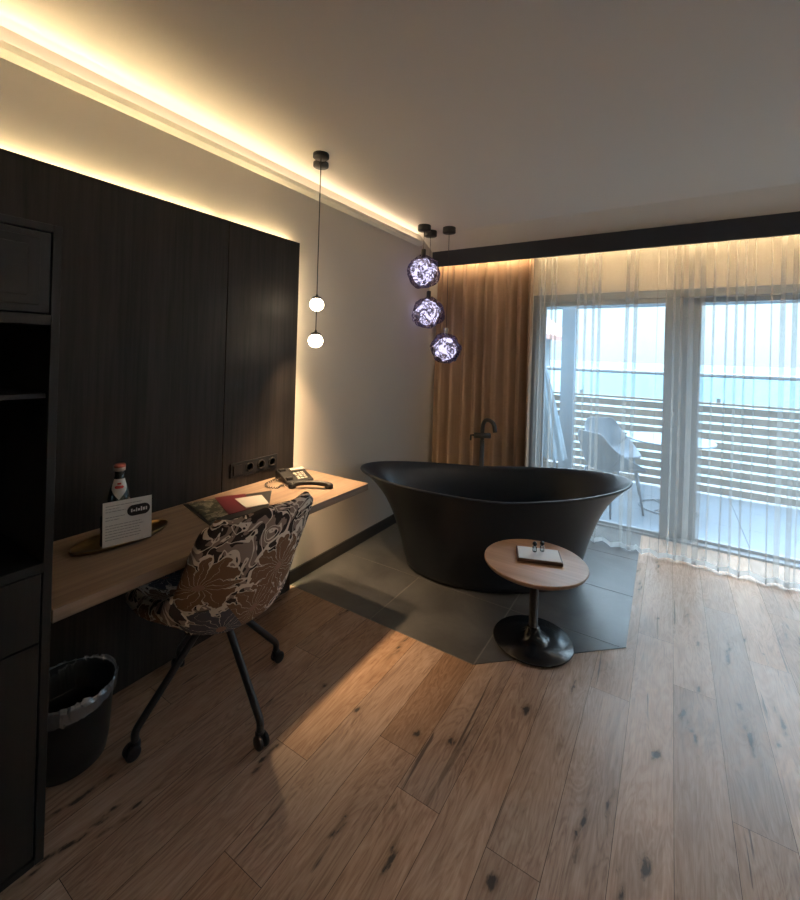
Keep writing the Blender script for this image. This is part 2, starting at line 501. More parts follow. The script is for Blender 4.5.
struct('baseboard_left', box(new(), XL, XL+.014, 1.99, 4.395, 0.004, .092), M_base, bevel=.002)
struct('baseboard_front', box(new(), XL+.015, WX0-.01, YF-.014, YF, 0.004, .092), M_base, bevel=.002)
struct('baseboard_right', box(new(), XR-.014, XR, YB, 4.3, 0.001, .092), M_base)

# ------------------------------------------------------------------ glazing
def frame_box(bm, x0, x1, y0, y1, z0, z1): box(bm, x0, x1, y0, y1, z0, z1)
W = struct('window_1', (lambda bm: (
    box(bm, -1.20, -1.13, 4.41, 4.53, 0, 2.17), box(bm, 3.03, 3.10, 4.41, 4.53, 0, 2.17),
    box(bm, -1.13, 3.03, 4.41, 4.53, 2.10, 2.17), box(bm, -1.13, 3.03, 4.41, 4.53, -.01, .02))[0])(new()), M_frame, bevel=.003)
def sash(x0, x1, y0, y1, xl, xr, zb=.055, zt=2.055):
    bm = new()
    box(bm, x0, xl, y0, y1, .02, 2.10); box(bm, xr, x1, y0, y1, .02, 2.10)
    box(bm, xl, xr, y0, y1, .02, zb); box(bm, xl, xr, y0, y1, zt, 2.10)
    s = obj('sash', bm, M_frame, W, bevel=.003)
    ym = (y0+y1)/2
    obj('glass_pane', box(new(), xl, xr, ym-.004, ym+.004, zb, zt), M_glass, s)
    return s
sash(-1.13, .06, 4.425, 4.47, -1.075, -.06, .045)
s2 = sash(-.02, 1.65, 4.475, 4.52, .205, 1.52, .045)
sash(1.56, 3.03, 4.425, 4.47, 1.66, 2.95, .045)
h = tube(new(), [(.02, 4.425, .98), (.02, 4.385, .98), (.02, 4.385, 1.10), (.02, 4.425, 1.10)], .008)
obj('door_handle', h, M_frame, W, smooth=True)

# valance in front of the curtain rail
bm = box(new(), XL+.001, XR-.001, 3.90, 3.93, 2.438, 2.595)
struct('trim_5', bm, M_val, bevel=.002)
rail = struct('trim_6', box(new(), XL+.002, XR-.002, 4.01, 4.05, 2.635, 2.698), M_led_al)
obj('led_strip', box(new(), XL+.03, XR-.03, 3.932, 3.938, 2.500, 2.512), M_ledv, rail)

# ------------------------------------------------------------------ curtains
def curtain(name, x0, x1, yc, z0, z1, mat_, pmin, pmax, amp, over, seed, hem=None, rows=14, rmax=.0):
    R = random.Random(seed)
    s = x0; ctrl = []
    S, XX, YY = [], [], []
    while s < x1:
        p = R.uniform(pmin, pmax); a = amp*R.uniform(.5, 1.1); o = over*R.uniform(.2, 1.25); sh = R.uniform(-.2, .2)
        n = 16
        for i in range(n):
            ph = 2*PI*i/n
            XX.append(s + p*i/n + o*p*math.sin(2*ph)); YY.append(a*math.sin(ph) + sh*a)
        s += p
    XX = np.array(XX); YY = np.array(YY)
    k = np.ones(3)/3; YY = np.convolve(np.pad(YY, 1, mode='edge'), k, 'valid')
    sc_ = (x1-x0)/(XX[-1]-XX[0]); XX = x0 + (XX-XX[0])*sc_
    n = len(XX)
    dr = [np.convolve(np.array([R.uniform(-1, 1) for _ in range(n+24)]), np.ones(25)/25, 'valid') for _ in range(3)]
    bm = new(); rowsv = []
    zz = [z1 + (z0-z1)*(i/rows) for i in range(rows+1)]
    if hem: zz.insert(-1, z0+hem)
    zz = sorted(set(zz), reverse=True)
    for z in zz:
        f = (z1-z)/(z1-z0)
        xx = XX + dr[0]*.05*f + dr[1]*.06*math.sin(f*3)*f
        yy = YY*(.75 + .35*f) + dr[2]*.05*f
        rowsv.append([bm.verts.new((float(x), yc+float(y), z + (.004*math.sin(float(x)*40) if f > .999 else 0))) for x, y in zip(xx, yy)])
    for a, b in zip(rowsv[:-1], rowsv[1:]):
        for i in range(n-1): bm.faces.new((a[i], a[i+1], b[i+1], b[i]))
    hm = None
    if hem:
        hm = new()
        A = [hm.verts.new(v.co + Vector((0, -.0015, 0))) for v in rowsv[-2]]; B = [hm.verts.new(v.co + Vector((0, -.0015, 0))) for v in rowsv[-1]]
        for i in range(n-1): hm.faces.new((A[i], A[i+1], B[i+1], B[i]))
    return bm, hm
dr_ = thing('drape', 'heavy brown floor-length drape gathered in the corner behind the bathtub', 'curtain', (-1.6, 4.0, 0))
def kid(o, p): o.parent = p; o.matrix_parent_inverse = Matrix.Translation(p.location).inverted() if False else Matrix(); o.location = o.location - p.location; return o
bm, _ = curtain('d', -2.088, -1.09, 4.005, .012, 2.60, M_drape, .085, .15, .062, .03, 5)
o = obj('drape_fabric', bm, M_drape, dr_, smooth=True); o.location = -dr_.location
sm = o.modifiers.new('thick', 'SOLIDIFY'); sm.thickness = .003
for i in range(9):
    x = -2.03 + i*.11; o = obj('curtain_glider', box(new(), x-.004, x+.004, 4.0, 4.02, 2.59, 2.636), M_led_al, dr_); o.location = -dr_.location
sh_ = thing('sheer_curtain', 'long translucent voile curtain hanging across the whole glass front', 'curtain', (1.0, 4.05, 0))
bm, hm = curtain('s', -1.045, 3.25, 3.985, .014, 2.60, M_sheer, .075, .17, .045, .20, 21, hem=.035, rows=10)
o = obj('voile', bm, M_sheer, sh_, smooth=True); o.location = -sh_.location
o = obj('hem', hm, M_hem, sh_, smooth=True); o.location = -sh_.location
for i in range(39):
    x = -1.0 + i*.107; o = obj('curtain_glider', box(new(), x-.003, x+.003, 4.02, 4.04, 2.59, 2.636), M_led_al, sh_); o.location = -sh_.location

# ------------------------------------------------------------------ wall panels
XP = -2.05
def panel(y0, y1, label):
    t = thing('wall_panel', label, 'wall panel', (XP, (y0+y1)/2, 0))
    o = obj('panel_board', box(new(), -.022, 0, y0-(y0+y1)/2, y1-(y0+y1)/2, .001, 2.24), M_panel, t, bevel=.0015)
    return t
p1 = panel(-2.8, 1.4775, 'wide dark smoked oak wall panel behind the desk, left of the vertical joint')
p2 = panel(1.4825, 2.005, 'narrow dark smoked oak wall panel with the sockets, right of the vertical joint')
for t, y0, y1 in ((p1, -2.8, 1.47), (p2, 1.49, 2.0)):
    cy = t.location.y
    obj('led_strip', box(new(), -.046, -.026, y0-cy, y1-.03-cy, 2.212, 2.219), M_led, t)
    obj('mounting_batten', box(new(), -.050, -.022, y0+.02-cy, y1-.06-cy, 1.2, 1.26), M_led_al, t)
    obj('mounting_batten', box(new(), -.050, -.022, y0+.02-cy, y1-.06-cy, 2.12, 2.18), M_led_al, t)
cy = p2.location.y
obj('led_strip', box(new(), -.046, -.026, 1.957-cy, 1.964-cy, .02, 2.18), M_led, p2)

# sockets
t = thing('socket_strip', 'black strip of four sockets on the dark panel above the desk', 'socket', (XP, 1.695, .868))
obj('cover_frame', box(new(), .0005, .009, -.168, .168, -.041, .041), mat('matt_black_frame', (.010, .010, .011), .5, spec=.25), t, bevel=.003)
for i in range(4):
    y = -.123 + i*.082
    if i == 0:
        obj('rocker_switch', box(new(), .009, .014, y-.028, y+.028, -.028, .028), M_plastic, t, bevel=.002)
    else:
        bm = new(); lathe(bm, [(.0, 0), (.019, 0), (.021, .006), (.026, .006), (.027, 0)], 24)
        bmesh.ops.transform(bm, matrix=Matrix.Translation((.009, y, 0)) @ Matrix.Rotation(PI/2, 4, 'Y'), verts=bm.verts)
        obj('socket_insert', bm, M_plastic, t, smooth=True)

# ------------------------------------------------------------------ cabinet
XCf = -1.522
t = thing('tall_cabinet', 'tall dark smoked oak cabinet with open niche at the left end of the desk', 'cabinet', (-1.79, -.2, 0))
def cb(name, x0, x1, y0, y1, z0, z1, m, par=None, bev=.0015):
    o = obj(name, box(new(), x0+1.79, x1+1.79, y0+.2, y1+.2, z0, z1), m, par or t, bevel=bev); return o
yA, yB = -.95, .540
bm = new()
def bx2(x0, x1, y0, y1, z0, z1): box(bm, x0+1.79, x1+1.79, y0+.2, y1+.2, z0, z1)
bx2(XP+.002, XCf, yB-.022, yB, .035, 1.89); bx2(XP+.002, XCf, yA, yA+.022, .035, 1.89)
bx2(XP+.002, XCf, yA+.022, yB-.022, 1.868, 1.89); bx2(XP+.002, XCf, yA+.022, yB-.022, .035, .055)
bx2(XP+.002, XCf, yA+.022, yB-.022, 1.60, 1.63); bx2(XP+.002, XCf, yA+.022, yB-.022, .885, .912)
bx2(XP+.002, XP+.02, yA+.022, yB-.022, .055, 1.868)
obj('carcass', bm, M_cab, t, bevel=.0015)
cb('shelf', XP+.02, XCf-.02, yA+.022, yB-.022, 1.388, 1.402, M_cabdark)
cb('plinth', XP+.02, XCf-.045, yA, yB-.03, 0.001, .035, M_black)
d = cb('cabinet_door', XCf-.022, XCf-.002, -.2, yB-.026, 1.634, 1.864, M_cab)
cb('door_frame', XCf-.002, XCf+.006, -.17, yB-.052, 1.655, 1.845, M_cab, d)
cb('dark_insert', XCf+.006, XCf+.008, -.14, yB-.080, 1.680, 1.822, M_cabdark, d)
cb('cabinet_door', XCf-.022, XCf-.002, yA+.026, -.204, 1.634, 1.864, M_cab)
for y0, y1 in ((yA+.026, -.204), (-.2, yB-.026)):
    dd = cb('drawer', XCf-.022, XCf-.002, y0, y1, .684, .881, M_cab)
    dd = cb('cabinet_door', XCf-.022, XCf-.002, y0, y1, .059, .680, M_cab)

# ------------------------------------------------------------------ desk
t = thing('desk', 'long wall-mounted oak desk top running along the dark panels', 'desk', (-1.79, 1.3, .765))
obj('worktop', box(new(), -.258, .272, .542-1.3, 2.10-1.3, -.040, 0), M_desk, t, bevel=.002)
for y in (.75, 1.3, 1.85): obj('bracket', box(new(), -.258, -.05, y-1.3-.02, y-1.3+.02, -.056, -.040), M_black, t)
ZD = .765

# ------------------------------------------------------------------ chair
def shell_bm(st, nt=14, power=2.4, wtop=None, edge_round=True):
    """stations (x, z, half width, forward/up curl, normal angle)"""
    bm = new(); uvl = bm.loops.layers.uv.new('UVMap'); rows = []; s = 0; UV = {}
    # resample
    P = []
    for i in range(len(st)-1):
        for k in range(5):
            f = k/5
            P.append([smooth(st, i, f, j) for j in range(5)])
    P.append(list(st[-1]))
    for i, (x, z, hw, cu, an) in enumerate(P):
        if i: s += math.hypot(x-P[i-1][0], z-P[i-1][1])
        N = Vector((math.cos(an), 0, math.sin(an)))
        row = []
        for k in range(nt+1):
            tt = -1 + 2*k/nt
            w = math.copysign(abs(tt)**.92, tt)
            v = bm.verts.new(Vector((x, hw*w, z)) + N*cu*abs(tt)**power)
            UV[v] = (hw*w + .4, s); row.append(v)
        rows.append(row)
    for a, b in zip(rows[:-1], rows[1:]):
        for k in range(nt):
            f = bm.faces.new((a[k], a[k+1], b[k+1], b[k]))
            for l in f.loops: l[uvl].uv = UV[l.vert]
    return bm, rows
def smooth(st, i, f, j):
    p1, p2 = st[i][j], st[i+1][j]
    p0 = st[i-1][j] if i > 0 else p1
    p3 = st[i+2][j] if i+2 < len(st) else p2
    return .5*((2*p1) + (p2-p0)*f + (2*p0-5*p1+4*p2-p3)*f*f + (3*p1-p0-3*p2+p3)*f**3)
def pad(name, st, m, parent, thick, power=2.4, off=0):
    """cushioned shell: two offset skins joined by a rounded rim whose pattern runs on"""
    src, rows = shell_bm(st, power=power)
    src.normal_update(); bmesh.ops.recalc_face_normals(src, faces=src.faces); src.normal_update()
    P = [[v.co.copy() for v in r] for r in rows]; nr, nc = len(P), len(P[0])
    Nn = [[v.normal.copy() for v in r] for r in rows]; src.free()
    s_ = [0.0]
    for i in range(1, nr): s_.append(s_[-1] + (P[i][nc//2] - P[i-1][nc//2]).length)
    UVc = [[Vector((P[i][k].y*1.05 + .4, s_[i])) for k in range(nc)] for i in range(nr)]
    bm = new(); uvl = bm.loops.layers.uv.new('UVMap'); UV = {}
    def mk(p, u): v = bm.verts.new(p); UV[v] = u; return v
    h = thick/2
    A = [[mk(P[i][k] + Nn[i][k]*h, UVc[i][k]) for k in range(nc)] for i in range(nr)]
    B = [[mk(P[i][k] - Nn[i][k]*h, UVc[i][k]) for k in range(nc)] for i in range(nr)]
    def face(vs):
        f = bm.faces.new(vs)
        for l in f.loops: l[uvl].uv = UV[l.vert]
    for G in (A, B):
        for i in range(nr-1):
            for k in range(nc-1): face((G[i][k], G[i][k+1], G[i+1][k+1], G[i+1][k]))
    ringi = [(0, k) for k in range(nc)] + [(i, nc-1) for i in range(1, nr)] + [(nr-1, k) for k in range(nc-2, -1, -1)] + [(i, 0) for i in range(nr-2, 0, -1)]
    strips = []
    for i, k in ringi:
        o = Vector((0, 0, 0)); ou = Vector((0, 0))
        if i == 0: o += (P[0][k]-P[1][k]).normalized(); ou += Vector((0, -1))
        if i == nr-1: o += (P[-1][k]-P[-2][k]).normalized(); ou += Vector((0, 1))
        if k == 0: o += (P[i][0]-P[i][1]).normalized(); ou += Vector((-1, 0))
        if k == nc-1: o += (P[i][-1]-P[i][-2]).normalized(); ou += Vector((1, 0))
        o.normalize(); col = [A[i][k]]
        for q_ in range(1, 6):
            th = PI*q_/6
            col.append(mk(P[i][k] + Nn[i][k]*h*math.cos(th) + o*h*math.sin(th), UVc[i][k] + ou*(h*th)))
        col.append(B[i][k]); strips.append(col)
    L_ = len(strips)
    for a in range(L_):
        c0, c1 = strips[a], strips[(a+1) % L_]
        for q_ in range(6): face((c0[q_], c0[q_+1], c1[q_+1], c1[q_]))
    return obj(name, bm, m, parent, smooth=True)
ch = thing('desk_chair', 'tub chair in brown and cream floral fabric on black castor legs at the desk', 'chair', (-1.645, 1.19, 0), PI - .06)
U = PI/2
seat_st = [(.285, .440, .17, .01, U), (.275, .462, .215, .015, U), (.19, .478, .255, .035, U), (.04, .462, .272, .065, U), (-.08, .450, .272, .11, U), (-.165, .450, .262, .15, U*.85)]
back_st = [(-.155, .440, .20, .05, U*.75), (-.205, .462, .235, .10, U*.5), (-.250, .540, .250, .125, U*.25), (-.280, .64, .250, .115, U*.1), (-.303, .74, .250, .09, 0), (-.320, .84, .245, .06, 0), (-.330, .895, .232, .04, 0), (-.332, .912, .205, .03, 0)]
pad('seat', seat_st, M_floral, ch, .075)
bk = pad('backrest', back_st, M_floral, ch, .050)
bm = new(); lathe(bm, [(0, .412), (.10, .412), (.10, .405), (.045, .400), (.040, .370), (0, .370)], 28)
obj('swivel_hub', bm, M_black, ch, smooth=True)
for k in range(4):
    # world positions of the castors measured on the floor, turned into chair space
    wx, wy = [(-1.674, .870), (-1.325, 1.160), (-1.622, 1.505), (-1.965, 1.215)][k]
    inv = Matrix.Rotation(-(PI-.06), 4, 'Z')
    d = inv @ Vector((wx+1.645, wy-1.19, 0)); u = d.normalized(); R_ = d.length
    pts = smooth_path([u*.03 + Vector((0, 0, .392)), u*.09 + Vector((0, 0, .355)), u*(R_*.62) + Vector((0, 0, .235)), u*(R_*.90) + Vector((0, 0, .135)), u*R_ + Vector((0, 0, .095)), u*R_ + Vector((0, 0, .06))], 5)
    lg = obj('leg', tube(new(), pts, [.0145]*len(pts), 12), M_black, ch, smooth=True)
    bm = new()
    tang = Vector((-u.y, u.x, 0))
    for sgn in (-1, 1):
        q = new(); lathe(q, [(0, -.009), (.020, -.009), (.0265, -.005), (.0265, .005), (.020, .009), (0, .009)], 24)
        bmesh.ops.transform(q, matrix=Matrix.Translation(u*(R_+.012) + tang*sgn*.014 + Vector((0, 0, .0270))) @ tang.to_track_quat('Z', 'Y').to_matrix().to_4x4(), verts=q.verts)
        tmp = bpy.data.meshes.new('t'); q.to_mesh(tmp); q.free(); bm.from_mesh(tmp); bpy.data.meshes.remove(tmp)
    lathe(bm, [(0, .064), (.013, .064), (.018, .056), (.018, .030), (0, .030)], 16, u.x*R_, u.y*R_)
    obj('castor', bm, M_plastic, lg, smooth=True)

# ------------------------------------------------------------------ waste bin
t = thing('waste_bin', 'round black waste bin with a crumpled clear liner under the desk', 'bin', (-1.875, .728, 0))
bm = new(); lathe(bm, [(0, .001), (.112, .001), (.122, .010), (.130, .06), (.143, .272), (.146, .275), (.141, .275), (.126, .06), (.110, .014), (0, .012)], 48)
obj('bin_body', bm, M_plastic, t, smooth=True)
bm = new(); R = random.Random(3); rows = []
for j, (r0, z0) in enumerate([(.133, .16), (.137, .225), (.141, .268), (.147, .283), (.1515, .272), (.150, .245), (.149, .232)]):
    row = []
    for i in range(96):
        a = 2*PI*i/96
        w = R.uniform(-1, 1)
        row.append(bm.verts.new(((r0 + (.002 + .002*w if j > 3 else -.004*abs(w)))*math.cos(a), (r0 + (.002 + .002*w if j > 3 else -.004*abs(w)))*math.sin(a), z0 + .007*math.sin(a*3+j) + .008*w)))
    rows.append(row)
for a, b in zip(rows[:-1], rows[1:]):
    for i in range(96): bm.faces.new((a[i], a[(i+1) % 96], b[(i+1) % 96], b[i]))
M_liner = sheer_mat('plastic_liner', .30, (.75, .77, .82))
_t = NT(M_liner); _g = _t.n('ShaderNodeBsdfGlossy'); _g.inputs['Roughness'].default_value = .22; _g.inputs[0].default_value = (.9, .92, 1, 1)
_m = _t.n('ShaderNodeMixShader'); _m.inputs[0].default_value = .25
_src = _t.out.inputs[0].links[0].from_socket; _t.l(_src, _m.inputs[1]); _t.l(_g.outputs[0], _m.inputs[2]); _t.l(_m.outputs[0], _t.out.inputs[0])
obj('liner', bm, M_liner, t)

# ------------------------------------------------------------------ bathtub
TH = .535
t = thing('bathtub', 'freestanding matt black oval bathtub with flared rim on the dark tiles', 'bathtub', (-1.09, 3.075, .0035), TH)
bm = new(); n = 96
ar, br, ab, bb = .985, .452, .615, .385
zl, zr, zm, pw = .690, .672, .612, 1.35
def rimz(u): return (zm + (zl-zm)*abs(u)**pw) if u < 0 else (zm + (zr-zm)*abs(u)**pw)
def ring(fr, zf, inset=0.0, sa=None, sb=None, zabs=None, dz=0):
    out = []
    for i in range(n):
        a = 2*PI*i/n; u, v = math.cos(a), math.sin(a)
        A = (ab + (ar-ab)*fr - inset) if sa is None else sa
        B = (bb + (br-bb)*fr - inset) if sb is None else sb
        z = rimz(u)*zf + dz if zabs is None else zabs
        out.append(bm.verts.new((A*u, B*v, z)))
    return out
def ff(h): return .55*h + .45*h**5
rings = [ring(0, 0, .03, zabs=.0), ring(0, 0, 0, zabs=.012)]
for h in [.08, .16, .25, .35, .45, .55, .64, .72, .79, .85, .90, .94, .97]: rings.append(ring(ff(h), h))
rings += [ring(.985, .99), ring(1.0, 1.0, 0), ring(1.0, 1.0, .003, dz=.006), ring(1.0, 1.0, .011, dz=.008), ring(1.0, 1.0, .020, dz=.004)]
for h in [.97, .93, .88, .82, .74, .64, .52, .40, .30, .24]: rings.append(ring(ff(h), h, .030))
rings.append(ring(0, 0, zabs=.145, sa=.53, sb=.31)); rings.append(ring(0, 0, zabs=.115, sa=.42, sb=.22)); rings.append(ring(0, 0, zabs=.105, sa=.15, sb=.08))
for a, b in zip(rings[:-1], rings[1:]):
    for i in range(n): bm.faces.new((a[i], a[(i+1) % n], b[(i+1) % n], b[i]))
bm.faces.new(rings[0]); bm.faces.new(rings[-1])
obj('tub_shell', bm, M_tub, t, smooth=True)
bm = new(); lathe(bm, [(0, .113), (.030, .112), (.034, .108), (.034, .1055)], 24)
obj('drain_cap', bm, M_black, t, smooth=True)

# floor-standing tap
t = thing('bath_tap', 'black floor-standing tap with gooseneck spout behind the bathtub', 'tap', (-1.39, 3.60, .0035))
bm = new(); lathe(bm, [(0, 0), (.055, 0), (.055, .012), (.022, .016), (.019, .03), (.019, .80), (0, .80)], 24)
obj('riser_pipe', bm, M_black, t, smooth=True)
dv = Vector((.86, -.51, 0))
sp = [Vector((0, 0, .80)), Vector((0, 0, .90)), dv*.012 + Vector((0, 0, .95)), dv*.045 + Vector((0, 0, .985)), dv*.10 + Vector((0, 0, .99)), dv*.15 + Vector((0, 0, .965)), dv*.17 + Vector((0, 0, .90))]
obj('spout', tube(new(), smooth_path(sp, 6), .0175, 14), M_black, t, smooth=True)
bm = new(); tube(bm, [(-.062, -.036, .845), (.062, .036, .845)], .024, 16)
obj('mixer_body', bm, M_black, t, smooth=True)
bm = new(); tube(bm, [(-.062, -.036, .845), (-.085, -.05, .846), (-.087, -.051, .80)], .009, 10)
obj('lever', bm, M_black, t, smooth=True)
# ------------------------------------------------------------------ side table
t = thing('side_table', 'small round side table with oak top and black pedestal in front of the bathtub', 'table', (-.605, 2.41, .0035))
bm = new(); lathe(bm, [(0, .408), (.250, .408), (.264, .416), (.272, .428), (.272, .434), (.269, .437), (0, .437)], 72)
obj('tabletop', bm, M_tabletop, t, smooth=False)
bm = new(); lathe(bm, [(.0, .400), (.10, .400), (.10, .4078), (0, .4078)], 32); lathe(bm, [(.024, .40), (.024, .03), (.024, .03), (.024, .028)], 20)
obj('pedestal', bm, M_black, t, smooth=True)
bm = new(); lathe(bm, [(0, 0), (.208, 0), (.212, .006), (.208, .011), (.10, .016), (.062, .026), (.040, .055), (.034, .075), (.024, .08)], 64)
obj('base_plate', bm, M_blackgloss, t, smooth=True)
# notebook and bottles on it
ang = math.atan2(2.417-2.346, -.466+.658)
ZT = .4407
t = thing('tray_booklet', 'brown leather-bound booklet with pale cover on the round side table', 'booklet', (-.597, 2.452, ZT), ang)
obj('cover', box(new(), -.118, .118, -.080, .080, .0003, .019), mat('brown_leather', (.07, .03, .018), .45), t, bevel=.003)
obj('pale_sheet', box(new(), -.110, .110, -.073, .073, .0192, .0215), M_white, t, bevel=.001)
for i, (px, py, lab) in enumerate([(-.02, .020, 'left one of two small clear bottles with black ball caps on the booklet'), (.022, .038, 'right one of two small clear bottles with black ball caps on the booklet')]):
    c_, s_ = math.cos(ang), math.sin(ang)
    b = thing('small_bottle', lab, 'bottle', (-.597 + px*c_ - py*s_, 2.452 + px*s_ + py*c_, ZT+.0218), 0, 'small bottles on the side table')
    bm = new(); lathe(bm, [(0, 0), (.011, 0), (.012, .002), (.012, .026), (.006, .031), (.006, .034), (0, .034)], 20)
    obj('glass_body', bm, M_clear, b, smooth=True)
    bm = new(); bmesh.ops.create_uvsphere(bm, u_segments=18, v_segments=12, radius=.0125); bmesh.ops.translate(bm, vec=(0, 0, .043), verts=bm.verts)
    obj('cap', bm, M_blackgloss, b, smooth=True)

# ------------------------------------------------------------------ things on the desk
ty, tx = .895, -1.868
TR = .07
t = thing('oval_tray', 'oval antique brass tray carrying the water bottle at the left of the desk', 'tray', (tx, ty, ZD), TR)
bm = new(); nn = 64; rows = []
for a_, b_, z in [(.072, .172, .0006), (.078, .180, .0012), (.083, .186, .012), (.0855, .189, .013), (.0835, .1865, .0142), (.080, .182, .0125), (.075, .176, .0045), (.05, .12, .0035)]:
    rows.append([bm.verts.new((a_*math.cos(2*PI*i/nn), b_*math.sin(2*PI*i/nn), z)) for i in range(nn)])
for a, b in zip(rows[:-1], rows[1:]):
    for i in range(nn): bm.faces.new((a[i], a[(i+1) % nn], b[(i+1) % nn], b[i]))
bm.faces.new(rows[0][::-1]); bm.faces.new(rows[-1])
obj('tray_dish', bm, M_brass, t, smooth=True)
ZTR = ZD + .0048
t = thing('water_bottle', 'glass water bottle with red and white cap standing on the brass tray', 'bottle', (-1.925, .905, ZTR-.006+.006))
bm = new(); lathe(bm, [(0, 0), (.037, 0), (.041, .004), (.041, .135), (.040, .155), (.034, .185), (.023, .215), (.0175, .235), (.0165, .265), (0, .265)], 32)
obj('glass_body', bm, M_bottle, t, smooth=True)
bm = new(); lathe(bm, [(0, .001), (.0385, .001), (.0385, .12), (0, .12)], 28)
obj('water', bm, glass_mat('water', (.70, .76, .78), 1.0), t, smooth=True)
bm = new(); lathe(bm, [(.0175, .258), (.0205, .260), (.0205, .280), (.018, .285), (0, .2855)], 28)
cap = obj('cap', bm, mat('cap_white', (.6, .55, .52), .45), t, smooth=True)
bm = new(); lathe(bm, [(.0210, .274), (.0210, .282), (.0182, .2862), (0, .2868)], 28)
obj('cap_band', bm, mat('cap_red', (.30, .06, .045), .5), cap, smooth=True)
# shield label wrapped on the front of the bottle
def rad_at(z):
    pr = [(.135, .0412), (.155, .0402), (.185, .0342), (.215, .0232), (.235, .0178)]
    for (z0, r0), (z1, r1) in zip(pr[:-1], pr[1:]):
        if z <= z1: return r0 + (r1-r0)*(z-z0)/(z1-z0)
    return .0178
def wrap(zt, zb, wt, wfun, rr_, mat_, name, par, n1=10, n2=14):
    bm = new(); g = []
    a0 = math.atan2(-.43, .90)
    for j in range(n1+1):
        f = j/n1; z = zt + (zb-zt)*f; w = wt*wfun(f); r = rad_at(z) + rr_
        g.append([bm.verts.new((r*math.cos(a0 + w*(k/n2-.5)*2/ r), r*math.sin(a0 + w*(k/n2-.5)*2/r), z)) for k in range(n2+1)])
    for a, b in zip(g[:-1], g[1:]):
        for k in range(n2): bm.faces.new((a[k], a[k+1], b[k+1], b[k]))
    return obj(name, bm, mat_, par, smooth=True)
lab = wrap(.228, .150, .030, lambda f: (.75+.25*min(1, f*3) if f < .45 else max(.04, 1-((f-.45)/.55)**1.5)), .0012, M_white, 'label', t)
wrap(.203, .192, .017, lambda f: .7+.3*math.sin(f*3.1), .0022, M_red, 'red_mark', lab, 4, 10)
wrap(.214, .207, .007, lambda f: 1, .0022, M_red, 'red_mark', lab, 3, 8)

# menu card in a dark holder
cang = math.atan2(.975-.815, -1.80+1.84) # direction of the card's width
t = thing('menu_card', 'white printed card standing in a dark holder at the edge of the brass tray', 'card', (-1.782, .874, ZTR + .0095), cang)
# local x along the card, local -y to the camera side
bm = box(new(), -.086, .070, .012, .040, -.0005, .11)
obj('card_holder', bm, M_blackgloss, t, bevel=.003)
bm = box(new(), -.083, .083, -.0012, 0.0006, 0, .165)
tilt = Matrix.Rotation(math.radians(-5), 4, 'X')
bmesh.ops.transform(bm, matrix=tilt, verts=bm.verts)
cd = obj('card', bm, M_white, t)
R = random.Random(5)
bm = new()
for r_ in range(13):
    z = .148 - r_*.0105
    if r_ in (3, 6): continue
    x = -.074; end = (-.008 if r_ < 7 and r_ > 0 else .060) - R.uniform(0, .02)
    while x < end:
        w = R.uniform(.006, .016); box(bm, x, min(x+w, end), -.0018, -.0012, z, z+.0024); x += w+.002
bmesh.ops.transform(bm, matrix=tilt, verts=bm.verts)
obj('printed_text', bm, M_grey, cd)
bm = new(); pts = []
for i in range(40):
    a = 2*PI*i/40; ex = .022 if math.cos(a) > 0 else -.022
    pts.append((.037 + ex*.85 + .021*math.cos(a), .118 + .021*math.sin(a)))
A = [bm.verts.new((x, -.0024, z)) for x, z in pts]; B = [bm.verts.new((x, -.0012, z)) for x, z in pts]
bm.faces.new(A); bm.faces.new(B)
for i in range(40): bm.faces.new((A[i], A[(i+1) % 40], B[(i+1) % 40], B[i]))
bmesh.ops.transform(bm, matrix=tilt, verts=bm.verts)
bd = obj('oval_badge', bm, M_black, cd)
bm = new()
for k, (x, w, h_) in enumerate([(.017, .004, .009), (.023, .006, .004), (.031, .003, .010), (.036, .006, .006), (.044, .004, .012), (.050, .006, .008), (.058, .004, .009)]):
    x = .037 + (x-.0385)*1.25; box(bm, x, x+w*1.2, -.0030, -.0024, .115 - h_*.3, .115 + h_*1.1)
bmesh.ops.transform(bm, matrix=tilt, verts=bm.verts)
obj('badge_lettering', bm, M_white, bd)

# folder and leaflets
def sheet(name, label, cat, quad, z0, z1, m, group=None):
    cx = sum(p[0] for p in quad)/4; cy = sum(p[1] for p in quad)/4
    o = obj(name, prism(new(), [(x-cx, y-cy) for x, y in quad], 0, z1-z0), m)
    o.location = (cx, cy, z0); tag(o, label, cat, group); return o
k = .975
def q(*pts): return [(x*k, y*k) for x, y in pts]
M_folder = mat('black_card', (.018, .019, .02), .4)
M_green = mat('green_photo', (.05, .06, .03), .45)
def photo_mat():
    m = mat('food_photo', (.1, .1, .05), .4); t = NT(m); n = t.noise(t.coord(), 26, 3, .6, .8)
    t.l(t.ramp(n, [(.38, (.012, .016, .012)), (.52, (.055, .06, .028)), (.60, (.35, .32, .25)), (.68, (.06, .05, .03))]), t.b.inputs['Base Color']); return m
M_photo = photo_mat()
M_maroon = mat('maroon_card', (.10, .009, .018), .45)
fo = sheet('document_folder', 'black open folder lying under the leaflets on the desk', 'folder', q((-2.085, 1.285), (-1.745, 1.205), (-1.70, 1.50), (-1.90, 1.70), (-2.0, 1.62))[:4], ZD+.0004, ZD+.004, M_folder)
sheet('brochure', 'dark brochure with a food photo, left end of the leaflets on the desk', 'brochure', q((-2.07, 1.30), (-1.775, 1.222), (-1.785, 1.335), (-2.02, 1.44)), ZD+.0045, ZD+.0065, M_photo)
sheet('leaflet', 'maroon leaflet in the middle of the papers on the desk', 'leaflet', q((-2.035, 1.43), (-1.775, 1.325), (-1.755, 1.44), (-1.96, 1.565)), ZD+.0069, ZD+.0085, M_maroon)
